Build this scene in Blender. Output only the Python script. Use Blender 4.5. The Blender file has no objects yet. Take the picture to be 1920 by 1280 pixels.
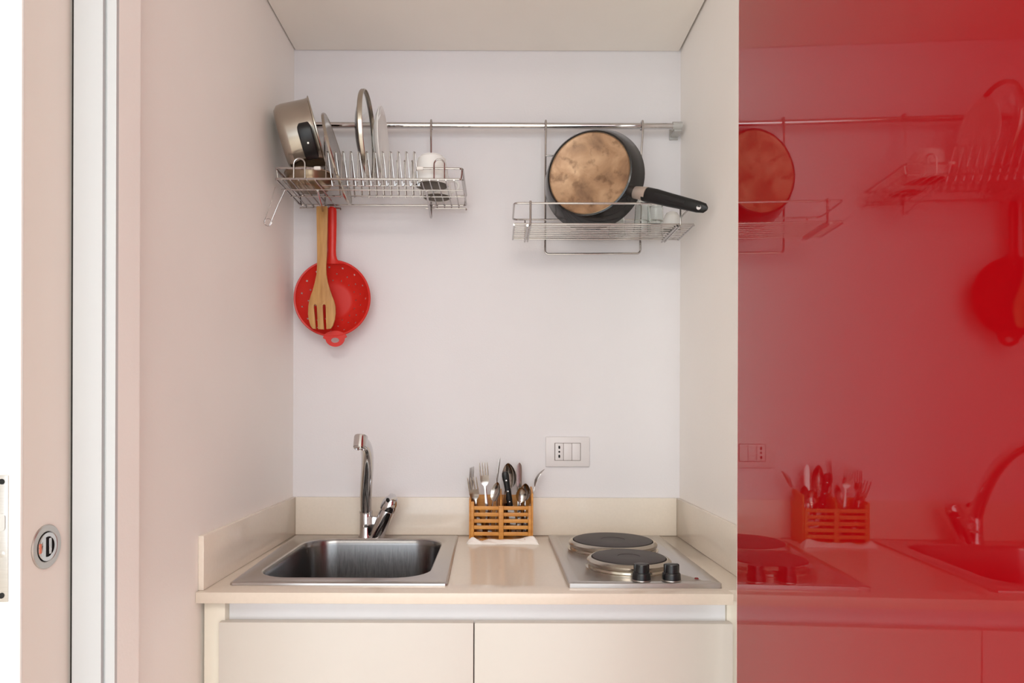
import bpy, bmesh, math, random
from mathutils import Vector, Matrix
random.seed(7)
S = bpy.context.scene
COL = S.collection
PI = math.pi
# ------------------------------------------------------------------ camera
F, CX, CY, CZ = 1283.0, 931.0, 772.0, 1.224       # focal length and principal point in pixels of 1920x1280
cam_d = bpy.data.cameras.new('camera'); cam = bpy.data.objects.new('camera', cam_d); COL.objects.link(cam)
cam.location = (0, 0, CZ); cam.rotation_euler = (PI/2, math.radians(-0.18), 0)
cam_d.sensor_width = 36; cam_d.lens = 36*F/1920
cam_d.shift_x = (960-CX)/1920; cam_d.shift_y = (CY-640)/1920
cam_d.clip_start = 0.01
S.camera = cam
# ------------------------------------------------------------------ world, lights, exposure
W = bpy.data.worlds.new('world'); S.world = W; W.use_nodes = True
W.node_tree.nodes['Background'].inputs[0].default_value = (0.80, 0.90, 1.0, 1)
W.node_tree.nodes['Background'].inputs[1].default_value = 1.0
def area(name, loc, rot, sx, sy, power, col):
    d = bpy.data.lights.new(name, 'AREA'); d.shape = 'RECTANGLE'; d.size = sx; d.size_y = sy
    d.energy = power; d.color = col
    o = bpy.data.objects.new(name, d); COL.objects.link(o); o.location = loc; o.rotation_euler = rot
    return o
area('window_daylight', (0, -3.12, 1.30), (PI/2, 0, 0), 4.0, 2.2, 55, (0.90, 0.96, 1.0))
area('overhead_fill_light', (0.0, -0.95, 2.34), (0, 0, 0), 1.4, 1.0, 36, (1.0, 0.95, 0.88))  # unseen overhead fill, added to brighten the niche; no pendant hangs there
S.view_settings.view_transform = 'Standard'; S.view_settings.look = 'None'
S.view_settings.gamma = 1.0; S.view_settings.use_curve_mapping = False
S.view_settings.exposure = 0.22
S.cycles.max_bounces = 14; S.cycles.diffuse_bounces = 8; S.cycles.glossy_bounces = 6; S.cycles.transmission_bounces = 10

# ------------------------------------------------------------------ materials
def lin(c): return tuple(((v/255)/12.92 if v/255 <= .04045 else ((v/255+.055)/1.055)**2.4) for v in c)
def mat(name, rgb, rough=.5, metal=0, var=0., vscale=8, bump=0., bscale=300, spec=.5, trans=0, ior=1.45, coat=0, stretch=None, rgb2=None, sss=0, rvar=0):
    m = bpy.data.materials.new(name); m.use_nodes = True
    nt = m.node_tree; b = nt.nodes['Principled BSDF']
    c = lin(rgb)
    b.inputs['Base Color'].default_value = (*c, 1); b.inputs['Roughness'].default_value = rough
    b.inputs['Metallic'].default_value = metal; b.inputs['Specular IOR Level'].default_value = spec
    b.inputs['Transmission Weight'].default_value = trans; b.inputs['IOR'].default_value = ior
    b.inputs['Coat Weight'].default_value = coat; b.inputs['Coat Roughness'].default_value = .03
    tc = nt.nodes.new('ShaderNodeTexCoord'); src = tc.outputs['Object']
    if stretch:
        mp = nt.nodes.new('ShaderNodeMapping'); mp.inputs['Scale'].default_value = stretch
        nt.links.new(src, mp.inputs['Vector']); src = mp.outputs['Vector']
    if var or rgb2:
        n = nt.nodes.new('ShaderNodeTexNoise'); n.inputs['Scale'].default_value = vscale; n.inputs['Detail'].default_value = 6
        nt.links.new(src, n.inputs['Vector'])
        r = nt.nodes.new('ShaderNodeValToRGB'); r.color_ramp.elements[0].position = .3; r.color_ramp.elements[1].position = .7
        c2 = lin(rgb2) if rgb2 else tuple(v*(1-var) for v in c)
        r.color_ramp.elements[0].color = (*c2, 1); r.color_ramp.elements[1].color = (*c, 1)
        nt.links.new(n.outputs['Fac'], r.inputs['Fac']); nt.links.new(r.outputs['Color'], b.inputs['Base Color'])
    if rvar:
        n3 = nt.nodes.new('ShaderNodeTexNoise'); n3.inputs['Scale'].default_value = vscale
        nt.links.new(src, n3.inputs['Vector'])
        mr = nt.nodes.new('ShaderNodeMapRange'); mr.inputs['To Min'].default_value = max(.02, rough-rvar); mr.inputs['To Max'].default_value = rough+rvar
        nt.links.new(n3.outputs['Fac'], mr.inputs['Value']); nt.links.new(mr.outputs['Result'], b.inputs['Roughness'])
    if bump:
        n2 = nt.nodes.new('ShaderNodeTexNoise'); n2.inputs['Scale'].default_value = bscale; n2.inputs['Detail'].default_value = 3
        nt.links.new(src, n2.inputs['Vector'])
        bp = nt.nodes.new('ShaderNodeBump'); bp.inputs['Strength'].default_value = bump; bp.inputs['Distance'].default_value = .001
        nt.links.new(n2.outputs['Fac'], bp.inputs['Height']); nt.links.new(bp.outputs['Normal'], b.inputs['Normal'])
    return m
M = {}
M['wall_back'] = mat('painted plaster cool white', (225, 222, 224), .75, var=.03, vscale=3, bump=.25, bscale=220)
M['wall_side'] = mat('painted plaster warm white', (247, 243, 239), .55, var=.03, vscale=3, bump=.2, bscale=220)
M['ceil'] = mat('ceiling board', (249, 244, 237), .7, var=.04, vscale=4, bump=.15, bscale=200)
M['room'] = mat('room paint', (242, 240, 236), .8, var=.02, bump=.1)
M['floor'] = mat('floor oak', (234, 229, 221), .5, var=.05, vscale=6, stretch=(1, 8, 1))
M['gap'] = mat('gap shade and frame brown', (96, 84, 72), .9, var=.1)  # brown for the painted shade over the ceiling gap and the outlet module frame
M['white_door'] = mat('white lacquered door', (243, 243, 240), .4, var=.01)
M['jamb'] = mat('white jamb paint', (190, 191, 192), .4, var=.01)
M['door_face'] = mat('door face laminate', (228, 220, 212), .4, var=.02)
M['brush'] = mat('brush seal', (44, 38, 34), .9, var=.3, vscale=200)
M['red'] = mat('red gloss lacquer', (152, 5, 14), .022, spec=.40, var=.03, vscale=2, ior=1.5)
M['edge'] = mat('panel edge banding', (236, 226, 220), .4, var=.02)
M['quartz'] = mat('cream quartz', (229, 219, 206), .16, var=.035, vscale=160, spec=.5)
M['worktop'] = mat('cream quartz worktop', (216, 204, 190), .16, var=.035, vscale=160, spec=.5)
M['cab'] = mat('cream lacquer', (202, 196, 188), .35, var=.01)
M['carcass'] = mat('cream carcass', (226, 220, 206), .45, var=.02)
M['alu'] = mat('pale grip profile', (236, 236, 238), .45, var=.02)
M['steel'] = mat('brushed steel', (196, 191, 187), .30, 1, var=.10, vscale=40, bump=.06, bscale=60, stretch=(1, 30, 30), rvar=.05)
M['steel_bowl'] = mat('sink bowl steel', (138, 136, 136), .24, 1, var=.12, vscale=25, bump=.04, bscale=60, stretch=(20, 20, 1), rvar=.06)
M['chrome'] = mat('chrome', (205, 203, 203), .07, 1, var=.03)
M['wire'] = mat('chromed wire', (190, 186, 184), .16, 1, var=.06, vscale=60)
M['pot'] = mat('pot steel', (186, 178, 166), .22, 1, var=.10, vscale=9, rvar=.06)
M['brown_steel'] = mat('heat tinted steel', (168, 150, 128), .28, 1, var=.25, vscale=12)
M['black'] = mat('black plastic', (15, 15, 16), .38, var=.1, bump=.05, bscale=400)
M['knob'] = mat('black knob', (22, 22, 24), .3, var=.1)
M['enamel'] = mat('black enamel', (20, 18, 18), .26, var=.2, vscale=10, coat=.3)
M['iron'] = mat('cast iron plate', (72, 66, 65), .55, .3, var=.12, vscale=60, bump=.2, bscale=500)
M['ceramic'] = mat('white ceramic', (232, 231, 228), .15, var=.01, coat=.2)
M['cup_shade'] = mat('cup inside shade', (150, 143, 136), .6, var=.08)  # grey that paints the shade inside the upturned white cups
M['glass'] = mat('clear glass', (248, 252, 250), .02, trans=1, ior=1.45, var=.01)
M['redplastic'] = mat('red plastic', (206, 38, 28), .36, var=.06, vscale=14, sss=.1)
M['beech'] = mat('beech wood', (196, 150, 92), .55, var=.0, rgb2=(168, 120, 68), vscale=30, stretch=(4, 4, .5), bump=.1, bscale=90)
M['bamboo'] = mat('bamboo', (214, 152, 74), .45, rgb2=(190, 124, 52), vscale=22, stretch=(1, 5, 5), bump=.06, bscale=90)
M['outlet'] = mat('outlet plastic', (219, 214, 214), .35, var=.01)
M['ferrule'] = mat('satin ferrule', (206, 188, 176), .45, .55, var=.05)
M['hole'] = mat('black socket hole', (20, 18, 18), .8, var=.1)
M['cap'] = mat('white rubber cap', (232, 228, 222), .5, var=.03)
M['clear'] = mat('frosted clear bracket', (214, 212, 208), .3, var=.05, trans=.35)
M['paper'] = mat('paper napkin', (242, 236, 230), .9, var=.02, bump=.2, bscale=150)
M['print'] = mat('napkin print', (206, 120, 96), .9, var=.1)
M['redlamp'] = mat('red indicator lens', (120, 20, 22), .2, var=.1)
M['darksteel'] = mat('cutlery steel', (178, 172, 166), .18, 1, var=.12, vscale=30)

# copper-coloured pan base with burn stains
def pan_base_mat():
    m = bpy.data.materials.new('stained copper pan base'); m.use_nodes = True
    nt = m.node_tree; b = nt.nodes['Principled BSDF']; b.inputs['Roughness'].default_value = .42; b.inputs['Metallic'].default_value = .35
    tc = nt.nodes.new('ShaderNodeTexCoord')
    n1 = nt.nodes.new('ShaderNodeTexNoise'); n1.inputs['Scale'].default_value = 14; n1.inputs['Detail'].default_value = 8; n1.inputs['Distortion'].default_value = .6
    n2 = nt.nodes.new('ShaderNodeTexNoise'); n2.inputs['Scale'].default_value = 45; n2.inputs['Detail'].default_value = 6
    for n in (n1, n2): nt.links.new(tc.outputs['Object'], n.inputs['Vector'])
    r1 = nt.nodes.new('ShaderNodeValToRGB'); e = r1.color_ramp.elements
    e[0].position = .28; e[0].color = (*lin((112, 84, 64)), 1); e[1].position = .70; e[1].color = (*lin((206, 172, 138)), 1)
    k = e.new(.48); k.color = (*lin((168, 132, 100)), 1)
    r2 = nt.nodes.new('ShaderNodeValToRGB'); e = r2.color_ramp.elements
    e[0].position = .30; e[0].color = (.45, .40, .36, 1); e[1].position = .46; e[1].color = (1, 1, 1, 1)
    mx = nt.nodes.new('ShaderNodeMix'); mx.data_type = 'RGBA'; mx.blend_type = 'MULTIPLY'; mx.inputs['Factor'].default_value = .8
    nt.links.new(n1.outputs['Fac'], r1.inputs['Fac']); nt.links.new(n2.outputs['Fac'], r2.inputs['Fac'])
    nt.links.new(r1.outputs['Color'], mx.inputs['A']); nt.links.new(r2.outputs['Color'], mx.inputs['B'])
    nt.links.new(mx.outputs['Result'], b.inputs['Base Color'])
    return m
M['pan_base'] = pan_base_mat()

# ------------------------------------------------------------------ helpers
def V(*a): return Vector(a)
def wp(px, py, Y):                     # pixel of the photograph at a real distance -> point in the room
    return Vector(((px-CX)*Y/F, Y, CZ-(py-CY)*Y/F))
def origin(o):
    t = Vector((0, 0, 0))
    while o: t += o.location; o = o.parent
    return t
def obj(name, bm, m, parent=None, loc=None, smooth=35):
    """link bm (in world coordinates) as one mesh object; origin at the parent's or at loc"""
    base = Vector(loc) if loc is not None else Vector((0, 0, 0))
    off = origin(parent) + base
    bmesh.ops.translate(bm, verts=bm.verts, vec=-off)
    bmesh.ops.recalc_face_normals(bm, faces=bm.faces)
    me = bpy.data.meshes.new(name); bm.to_mesh(me); bm.free()
    if smooth:
        me.shade_smooth(); me.set_sharp_from_angle(angle=math.radians(smooth))
    me.materials.append(M[m])
    o = bpy.data.objects.new(name, me); COL.objects.link(o); o.location = base
    if parent: o.parent = parent
    return o
def tag(o, label, cat, group=None):
    o['label'] = label; o['category'] = cat
    if group: o['group'] = group
    return o
def thing(name, loc, label, cat, group=None):
    o = bpy.data.objects.new(name, None); COL.objects.link(o); o.location = loc; o.empty_display_size = .02
    return tag(o, label, cat, group)
def struct(name, bm, m, label=None, loc=None):
    o = obj(name, bm, m, loc=loc); o['kind'] = 'structure'
    if label: o['label'] = label
    return o
def box(x0, x1, y0, y1, z0, z1, bev=0, seg=2, bm=None, mx=None):
    b = bmesh.new()
    bmesh.ops.create_cube(b, size=1)
    for v in b.verts:
        v.co = Vector(((x0+x1)/2+v.co.x*(x1-x0), (y0+y1)/2+v.co.y*(y1-y0), (z0+z1)/2+v.co.z*(z1-z0)))
    if bev: bmesh.ops.bevel(b, geom=b.edges[:], offset=bev, segments=seg, profile=.5, affect='EDGES')
    if mx: bmesh.ops.transform(b, matrix=mx, verts=b.verts)
    return merge(bm, b)
def merge(bm, b):
    if bm is None: return b
    me = bpy.data.meshes.new('tmp'); b.to_mesh(me); b.free(); bm.from_mesh(me); bpy.data.meshes.remove(me)
    return bm
def prism(pts, z0, z1, bm=None, mx=None, bev=0):
    """polygon in xy extruded in z"""
    b = bmesh.new()
    vs = [b.verts.new((p[0], p[1], z0)) for p in pts]
    f = b.faces.new(vs)
    r = bmesh.ops.extrude_face_region(b, geom=[f])
    bmesh.ops.translate(b, vec=(0, 0, z1-z0), verts=[g for g in r['geom'] if isinstance(g, bmesh.types.BMVert)])
    bmesh.ops.recalc_face_normals(b, faces=b.faces)
    if bev:
        es = [e for e in b.edges if abs(e.verts[0].co.z-e.verts[1].co.z) < 1e-6]
        bmesh.ops.bevel(b, geom=es, offset=bev, segments=2, profile=.5, affect='EDGES')
    if mx: bmesh.ops.transform(b, matrix=mx, verts=b.verts)
    return merge(bm, b)
def lathe(prof, mx=None, seg=48, bm=None, closed=False):
    """profile [(r,z)] around local z"""
    b = bmesh.new(); rings = []
    for r, z in prof:
        if r < 1e-6: rings.append([b.verts.new((0, 0, z))])
        else: rings.append([b.verts.new((r*math.cos(2*PI*k/seg), r*math.sin(2*PI*k/seg), z)) for k in range(seg)])
    pairs = list(zip(rings, rings[1:]))
    if closed: pairs.append((rings[-1], rings[0]))
    for A, B in pairs:
        for k in range(seg):
            l = (k+1) % seg
            if len(A) == 1 and len(B) == 1: continue
            if len(A) == 1: b.faces.new((A[0], B[k], B[l]))
            elif len(B) == 1: b.faces.new((A[k], A[l], B[0]))
            else: b.faces.new((A[k], A[l], B[l], B[k]))
    if mx: bmesh.ops.transform(b, matrix=mx, verts=b.verts)
    return merge(bm, b)
def fillet(pts, rad, n=5, closed=False):
    P = [Vector(p) for p in pts]; out = []; N = len(P)
    for i in range(N):
        if not closed and i in (0, N-1): out.append(P[i]); continue
        a, b, c = P[i-1], P[i], P[(i+1) % N]
        u = (a-b); w = (c-b); r = min(rad, u.length*.49, w.length*.49)
        s = b+u.normalized()*r; e = b+w.normalized()*r
        for k in range(n+1):
            t = k/n; out.append(s*(1-t)**2+b*2*t*(1-t)+e*t*t)
    return out
def tube(pts, rad, seg=8, closed=False, bm=None, caps=True, squash=None):
    """sweep a circle along points; rad a number or a list"""
    P = [Vector(p) for p in pts]; N = len(P); b = bmesh.new(); rings = []
    R = rad if isinstance(rad, (list, tuple)) else [rad]*N
    tan = []
    for i in range(N):
        if closed: t = P[(i+1) % N]-P[i-1]
        else: t = P[min(i+1, N-1)]-P[max(i-1, 0)]
        tan.append(t.normalized())
    up = Vector((0, 0, 1)) if abs(tan[0].z) < .9 else Vector((1, 0, 0))
    nrm = (up-tan[0]*up.dot(tan[0])).normalized()
    for i in range(N):
        nrm = (nrm-tan[i]*nrm.dot(tan[i])).normalized(); bi = tan[i].cross(nrm)
        sq = squash[i] if squash else 1
        rings.append([b.verts.new(P[i]+nrm*R[i]*math.cos(2*PI*k/seg)+bi*R[i]*sq*math.sin(2*PI*k/seg)) for k in range(seg)])
    rng = range(N) if closed else range(N-1)
    for i in rng:
        A = rings[i]; B = rings[(i+1) % N]
        for k in range(seg):
            l = (k+1) % seg; b.faces.new((A[k], A[l], B[l], B[k]))
    if not closed and caps:
        b.faces.new(rings[0][::-1]); b.faces.new(rings[-1])
    return merge(bm, b)
def frame(loc, zdir, ydir=(0, 0, 1)):
    """matrix: local z -> zdir, local y as near ydir as possible"""
    z = Vector(zdir).normalized(); y = Vector(ydir); y = (y-z*y.dot(z))
    if y.length < 1e-5: y = Vector((0, 1, 0)); y = y-z*y.dot(z)
    y.normalize(); x = y.cross(z)
    m = Matrix((x, y, z)).transposed().to_4x4(); m.translation = Vector(loc)
    return m
def strip(stations, nw=6, mx=None, bm=None):
    """flat ware: stations (z, halfwidth, y, cup, thick) -> closed solid along local z, face towards -y"""
    b = bmesh.new(); rings = []
    for z, w, y, cup, t in stations:
        fr = []; bk = []
        for k in range(nw+1):
            u = -1+2*k/nw
            yy = y+cup*(1-u*u)
            th = t*(1-.45*u*u)
            fr.append(b.verts.new((u*w, yy-th/2, z))); bk.append(b.verts.new((u*w, yy+th/2, z)))
        rings.append(fr+bk[::-1])
    n = len(rings[0])
    for A, B in zip(rings, rings[1:]):
        for k in range(n):
            l = (k+1) % n; b.faces.new((A[k], A[l], B[l], B[k]))
    b.faces.new(rings[0][::-1]); b.faces.new(rings[-1])
    if mx: bmesh.ops.transform(b, matrix=mx, verts=b.verts)
    return merge(bm, b)

# ================================================================== SETTING
XL, XR, YB = -0.538, 0.4846, 1.81
ZC = 2.178
struct('wall_back', box(XL-.08, XR+.08, YB, YB+.1, 0, 2.62), 'wall_back', 'cool white plaster back wall of the kitchen niche')
struct('wall_left', box(-.555, XL, .954, YB, 0, 2.62), 'wall_side', 'left side wall of the niche')
struct('wall_right', box(XR, XR+.08, 1.16, YB, 0, 2.62), 'wall_side', 'right side wall of the niche')
struct('ceiling', box(XL+.0035, XR-.0055, 1.10, YB-.0022, ZC, ZC+.02, bev=.001), 'ceil', 'beige board forming the low niche ceiling')
struct('trim_6', box(XL, XR, 1.12, YB, ZC+.028, ZC+.04), 'gap', 'dark sheet above the niche ceiling board, coloured as gap shade')  # sheet added over the board; its dark colour stands in for gap shade
struct('wall_bulkhead', box(XL, XR, 1.10, 1.12, ZC+.02, 2.62), 'room', 'bulkhead above the niche')
struct('floor', box(-2.2, 2.2, -3.1, 1.9, -.05, 0), 'floor', 'pale floor')
struct('ceiling_room', box(-2.2, 2.2, -3.1, 1.1, 2.62, 2.7), 'room', 'room ceiling')
struct('wall_front', box(-2.2, -.602, .889, 1.0, 0, 2.62), 'room', 'wall left of the sliding door')
struct('wall_cheek', box(XR, 2.2, 1.05, 1.16, 0, 2.62), 'room', 'wall beside the red door')
struct('wall_outer_left', box(-2.28, -2.2, -3.1, 1.0, 0, 2.62), 'room')
struct('wall_outer_right', box(2.2, 2.28, -3.1, 1.16, 0, 2.62), 'room')
bm = box(-2.2, -2.0, -3.1, -3.0, 0, 2.62); box(2.0, 2.2, -3.1, -3.0, 0, 2.62, bm=bm)
box(-2.0, 2.0, -3.1, -3.0, 2.4, 2.62, bm=bm); box(-2.0, 2.0, -3.1, -3.0, 0, .2, bm=bm)
struct('wall_rear', bm, 'room', 'wall with the window behind the viewer')
bm = None
for xx in (-2.0, -.7, .65, 1.95): bm = box(xx, xx+.05, -3.07, -3.01, .2, 2.4, bm=bm)
box(-2.0, 2.0, -3.07, -3.01, 2.35, 2.4, bm=bm); box(-2.0, 2.0, -3.07, -3.01, .2, .26, bm=bm)
struct('window_1', bm, 'white_door', 'window frame behind the viewer')

# sliding door and its jamb
d = bpy.data.objects.new('door_1', None); COL.objects.link(d); d.location = (-.576, .802, 0)
d['kind'] = 'structure'; d['label'] = 'white sliding pocket door with a round flush pull'
leaf = obj('leaf_core', box(-.596, -.5562, .803, 1.5, .01, 2.4), 'door_face', d)
obj('door_edge', box(-.5965, -.5558, .799, .8035, .01, 2.4, bev=.0006), 'white_door', d)
# lock faceplate on the door edge
pcx, pz = -.5790, wp(0, 1011, .802).z
lp = obj('lock_plate', box(pcx-.010, pcx+.010, .7972, .7992, pz-.074, pz+.074, bev=.0008), 'steel', d)
lp['label'] = 'grey metal lock faceplate with two screws'
for dz in (.0665, -.0665):
    obj('screw', lathe([(0, 0), (.0032, 0), (.0032, .0012), (.001, .0008), (0, .0008)], frame((pcx+.003, .7974, pz+dz), (0, -1, 0)), 16), 'hole', lp)
bm = prism([(.0045*math.cos(a*PI/12)+0, .0095*(1 if math.sin(a*PI/12) >= 0 else -1)*.6+.0045*math.sin(a*PI/12)) for a in range(24)], 0, .0015, mx=frame((pcx+.003, .7974, pz+.019), (0, -1, 0)))
obj('latch_bolt', bm, 'chrome', lp)
obj('keyhole', lathe([(0, .0006), (.003, .0006), (.0042, 0), (.0042, -.001), (0, -.001)], frame((pcx+.003, .7974, pz-.018), (0, -1, 0)), 20), 'steel', lp)
# round flush pull
pc = wp(87, 1027, .556*F/844)
mx = frame((-.5562, pc.y, pc.z), (1, 0, 0))
pull = obj('flush_pull', lathe([(0, -.0005), (.0272, -.0005), (.0272, .0012), (.0262, .0022), (.0195, .0022), (.0185, .0014), (.0182, .0003), (0, .0002)], mx, 48), 'steel', d)
pull['label'] = 'round brushed steel flush pull'
obj('pull_cup', lathe([(.0182, .0006), (.0170, .0009), (.012, .0004), (0, .0003)], mx, 32), 'hole', pull)
obj('pull_ring', lathe([(.0125, .0005), (.0175, .0005), (.0175, .0028), (.0155, .0034), (.0125, .0028)], mx, 32, closed=True), 'chrome', pull)
bm = box(-.0115, -.003, -.013, .013, .0005, .0026, bev=.0008, mx=mx)
obj('thumb_turn', bm, 'chrome', pull)
bm = box(.0035, .0085, -.010, .010, .0005, .0022, bev=.0008, mx=mx)
obj('thumb_bar', bm, 'chrome', pull)
obj('colour_mark', box(-.0165, -.0125, -.006, .006, .0012, .0036, bev=.0004, mx=mx), 'print', pull)
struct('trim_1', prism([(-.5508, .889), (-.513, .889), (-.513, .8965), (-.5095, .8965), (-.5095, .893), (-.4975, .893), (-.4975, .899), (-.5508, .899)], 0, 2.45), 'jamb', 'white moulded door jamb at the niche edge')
struct('trim_7', box(-.5505, -.4976, .8992, .9535, 0, 2.45), 'wall_side', 'warm white return behind the door jamb')
struct('trim_2', box(-.5557, -.5509, .8935, .9535, 0, 2.45), 'brush', 'dark brush seal between door and jamb')

# red gloss door, standing open against the right side
EPS = .0375
t = Vector((-EPS, -1, 0)).normalized(); nn = Vector((1, -EPS, 0)).normalized()   # along the panel to the viewer / away from the niche
p0 = Vector((.403, 1.145, 0))
rd = bpy.data.objects.new('door_2', None); COL.objects.link(rd); rd.location = p0
rd['kind'] = 'structure'; rd['label'] = 'tall red gloss door open along the right side of the niche'
q = lambda s, n: p0+t*s+nn*n
def panel(s0, s1, n0, n1, z0, z1):
    return prism([(q(s0, n0).x, q(s0, n0).y), (q(s1, n0).x, q(s1, n0).y), (q(s1, n1).x, q(s1, n1).y), (q(s0, n1).x, q(s0, n1).y)], z0, z1)
obj('red_panel', panel(.0012, .85, 0, .020, .02, 2.50), 'red', rd, smooth=0)
obj('edge_band', panel(-.0004, .0012, -.0002, .020, .02, 2.50), 'edge', rd, smooth=0)

# ================================================================== WORKTOP, UPSTANDS, CABINET
ZT = .90
def holed(outer, hole, z0, z1):
    b = bmesh.new(); es = []
    for P in (outer, hole):
        vs = [b.verts.new((p[0], p[1], z0)) for p in P]
        es += [b.edges.new((vs[k], vs[(k+1) % len(vs)])) for k in range(len(vs))]
    bmesh.ops.triangle_fill(b, use_beauty=True, edges=es)
    r = bmesh.ops.extrude_face_region(b, geom=b.faces[:])
    bmesh.ops.translate(b, vec=(0, 0, z1-z0), verts=[g for g in r['geom'] if isinstance(g, bmesh.types.BMVert)])
    bmesh.ops.recalc_face_normals(b, faces=b.faces)
    bmesh.ops.bevel(b, geom=[e for e in b.edges if len(e.link_faces) == 2 and e.calc_face_angle(0) > 1], offset=.0013, segments=2, profile=.5, affect='EDGES')
    return b
wt = tag(obj('worktop', holed([(XL+.0005, 1.223), (.425, 1.223), (.425, 1.25), (XR-.0005, 1.25), (XR-.0005, YB-.0005), (XL+.0005, YB-.0005)],
                              [(-.486, 1.296), (-.115, 1.296), (-.115, 1.735), (-.486, 1.735)], ZT-.02, ZT), 'worktop', loc=(0, 1.5, .88)),
     'cream stone worktop holding the sink and the hob', 'worktop')
ZU = .9985
struct('trim_3', box(XL+.0105, XR-.0105, YB-.012, YB-.0003, ZT+.0003, ZU, bev=.0008), 'quartz', 'cream stone upstand along the back wall')
struct('trim_4', box(XL+.0003, XL+.0105, 1.235, YB-.0003, ZT+.0003, ZU, bev=.0008), 'quartz', 'cream stone upstand along the left wall')
struct('trim_5', box(XR-.0105, XR-.0003, 1.25, YB-.0003, ZT+.0003, ZU, bev=.0008), 'quartz', 'cream stone upstand along the right wall')
cb = thing('base_cabinet', (-.05, 1.5, 0), 'cream handleless base cabinet with two doors under the worktop', 'cabinet')
obj('side_panel', box(-.530, -.492, 1.243, 1.79, .06, ZT-.0205, bev=.001), 'carcass', cb)
obj('side_panel', box(.4235, .4455, 1.255, 1.79, .06, ZT-.0205, bev=.001), 'carcass', cb)
obj('grip_channel', prism([(1.262, .8795), (1.270, .8795), (1.270, .835), (1.262, .835)], -.4915, .423, mx=Matrix(((0, 0, 1, 0), (1, 0, 0, 0), (0, 1, 0, 0), (0, 0, 0, 1)))), 'alu', cb)
obj('carcass', box(-.4915, .423, 1.272, 1.78, .06, .70), 'carcass', cb)
obj('plinth', box(-.49, .42, 1.30, 1.32, 0, .06), 'carcass', cb)
obj('cabinet_door', box(-.4985, -.0402, 1.230, 1.250, .08, .8445, bev=.0015), 'cab', cb)
obj('cabinet_door', box(-.0385, .4266, 1.230, 1.250, .08, .8445, bev=.0015), 'cab', cb)

# ================================================================== SINK
sk = thing('sink', (-.30, 1.52, ZT), 'square stainless steel inset sink left of the hob', 'sink')
def rrect(x0, x1, y0, y1, r, n=8):
    out = []
    for cx_, cy_, a0 in ((x1-r, y1-r, 0), (x0+r, y1-r, 90), (x0+r, y0+r, 180), (x1-r, y0+r, 270)):
        for k in range(n+1):
            a = math.radians(a0+90*k/n); out.append((cx_+r*math.cos(a), cy_+r*math.sin(a)))
    return out
def shear(p):
    k = (p[1]-1.27)/.5
    f = (p[0]+.51)/.41
    return (p[0]+(1-f)*(.012-.022*k)+f*(.004-.008*k), p[1])
N = 9*4
bm = bmesh.new()
outer = [shear(p) for p in rrect(-.508, -.094, 1.273, 1.768, .006)]
bx0, bx1, by0, by1 = -.468, -.132, 1.314, 1.716
loops = []
def ring_(pts, z): loops.append([bm.verts.new((p[0], p[1], z)) for p in pts])
ring_(outer, ZT+.0004)
ring_([shear(p) for p in rrect(-.5075, -.0945, 1.2735, 1.7675, .006)], ZT+.004)
ring_([shear(p) for p in rrect(-.5045, -.0975, 1.2765, 1.7645, .005)], ZT+.0055)
ring_([shear(p) for p in rrect(-.502, -.100, 1.279, 1.762, .005)], ZT+.0042)
ring_(rrect(bx0-.007, bx1+.007, by0-.007, by1+.007, .077), ZT+.0042)
ring_(rrect(bx0-.0045, bx1+.0045, by0-.0045, by1+.0045, .0745), ZT+.0056)
ring_(rrect(bx0-.002, bx1+.002, by0-.002, by1+.002, .072), ZT+.0054)
ring_(rrect(bx0, bx1, by0, by1, .070), ZT+.0030)
for A, B in zip(loops, loops[1:]):
    for k in range(N): bm.faces.new((A[k], A[(k+1) % N], B[(k+1) % N], B[k]))
obj('rim', bm, 'steel', sk)
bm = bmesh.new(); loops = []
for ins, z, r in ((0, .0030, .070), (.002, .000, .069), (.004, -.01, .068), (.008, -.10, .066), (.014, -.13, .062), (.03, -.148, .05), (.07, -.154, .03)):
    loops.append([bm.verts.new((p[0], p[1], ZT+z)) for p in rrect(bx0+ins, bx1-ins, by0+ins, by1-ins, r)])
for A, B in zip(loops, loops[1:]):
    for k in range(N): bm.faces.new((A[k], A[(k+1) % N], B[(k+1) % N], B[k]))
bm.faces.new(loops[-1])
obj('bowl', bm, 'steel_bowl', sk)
obj('drain', lathe([(0, 0), (.02, 0), (.036, .003), (.04, .003), (.042, 0), (.042, -.002), (0, -.002)], frame((-.30, 1.50, ZT-.1535), (0, 0, 1)), 32), 'chrome', sk)

# ================================================================== FAUCET
fz = ZT+.0042
fb = wp(687, 1007, 1.742)
fc = thing('faucet', (fb.x, 1.742, fz), 'chrome single lever kitchen mixer tap at the back of the sink', 'faucet')
fx = fb.x
# lower body: upright stub and slanted cartridge barrel that meet at the base
bm = lathe([(0, 0), (.0195, 0), (.0195, .004), (.0170, .010), (.0162, .030), (.0162, .058), (.0155, .061), (0, .061)], frame((fx, 1.742, fz), (0, 0, 1)), 32)
lever_dir = Vector((.042, -.012, .098)).normalized()
b0 = Vector((fx+.028, 1.738, fz+.004))
tube([Vector((fx, 1.742, fz+.012)), Vector((fx+.015, 1.740, fz+.012)), b0+lever_dir*.012], [.013, .0125, .013], 20, bm=bm)
lathe([(0, -.004), (.0178, -.004), (.0186, .02), (.0182, .070), (.0172, .074), (0, .074)], frame(b0, lever_dir), 32, bm=bm)
lathe([(0, 0), (.0165, 0), (.0165, .003), (0, .003)], frame((fx+.028, 1.738, fz), (0, 0, 1)), 24, bm=bm)
prism([(fx, fz+.0005), (fx+.030, fz+.0005), (fx+.046, fz+.052), (fx, fz+.056)], 1.727, 1.752, bm=bm, mx=Matrix(((1, 0, 0, 0), (0, 0, 1, 0), (0, 1, 0, 0), (0, 0, 0, 1))), bev=.004)
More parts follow.
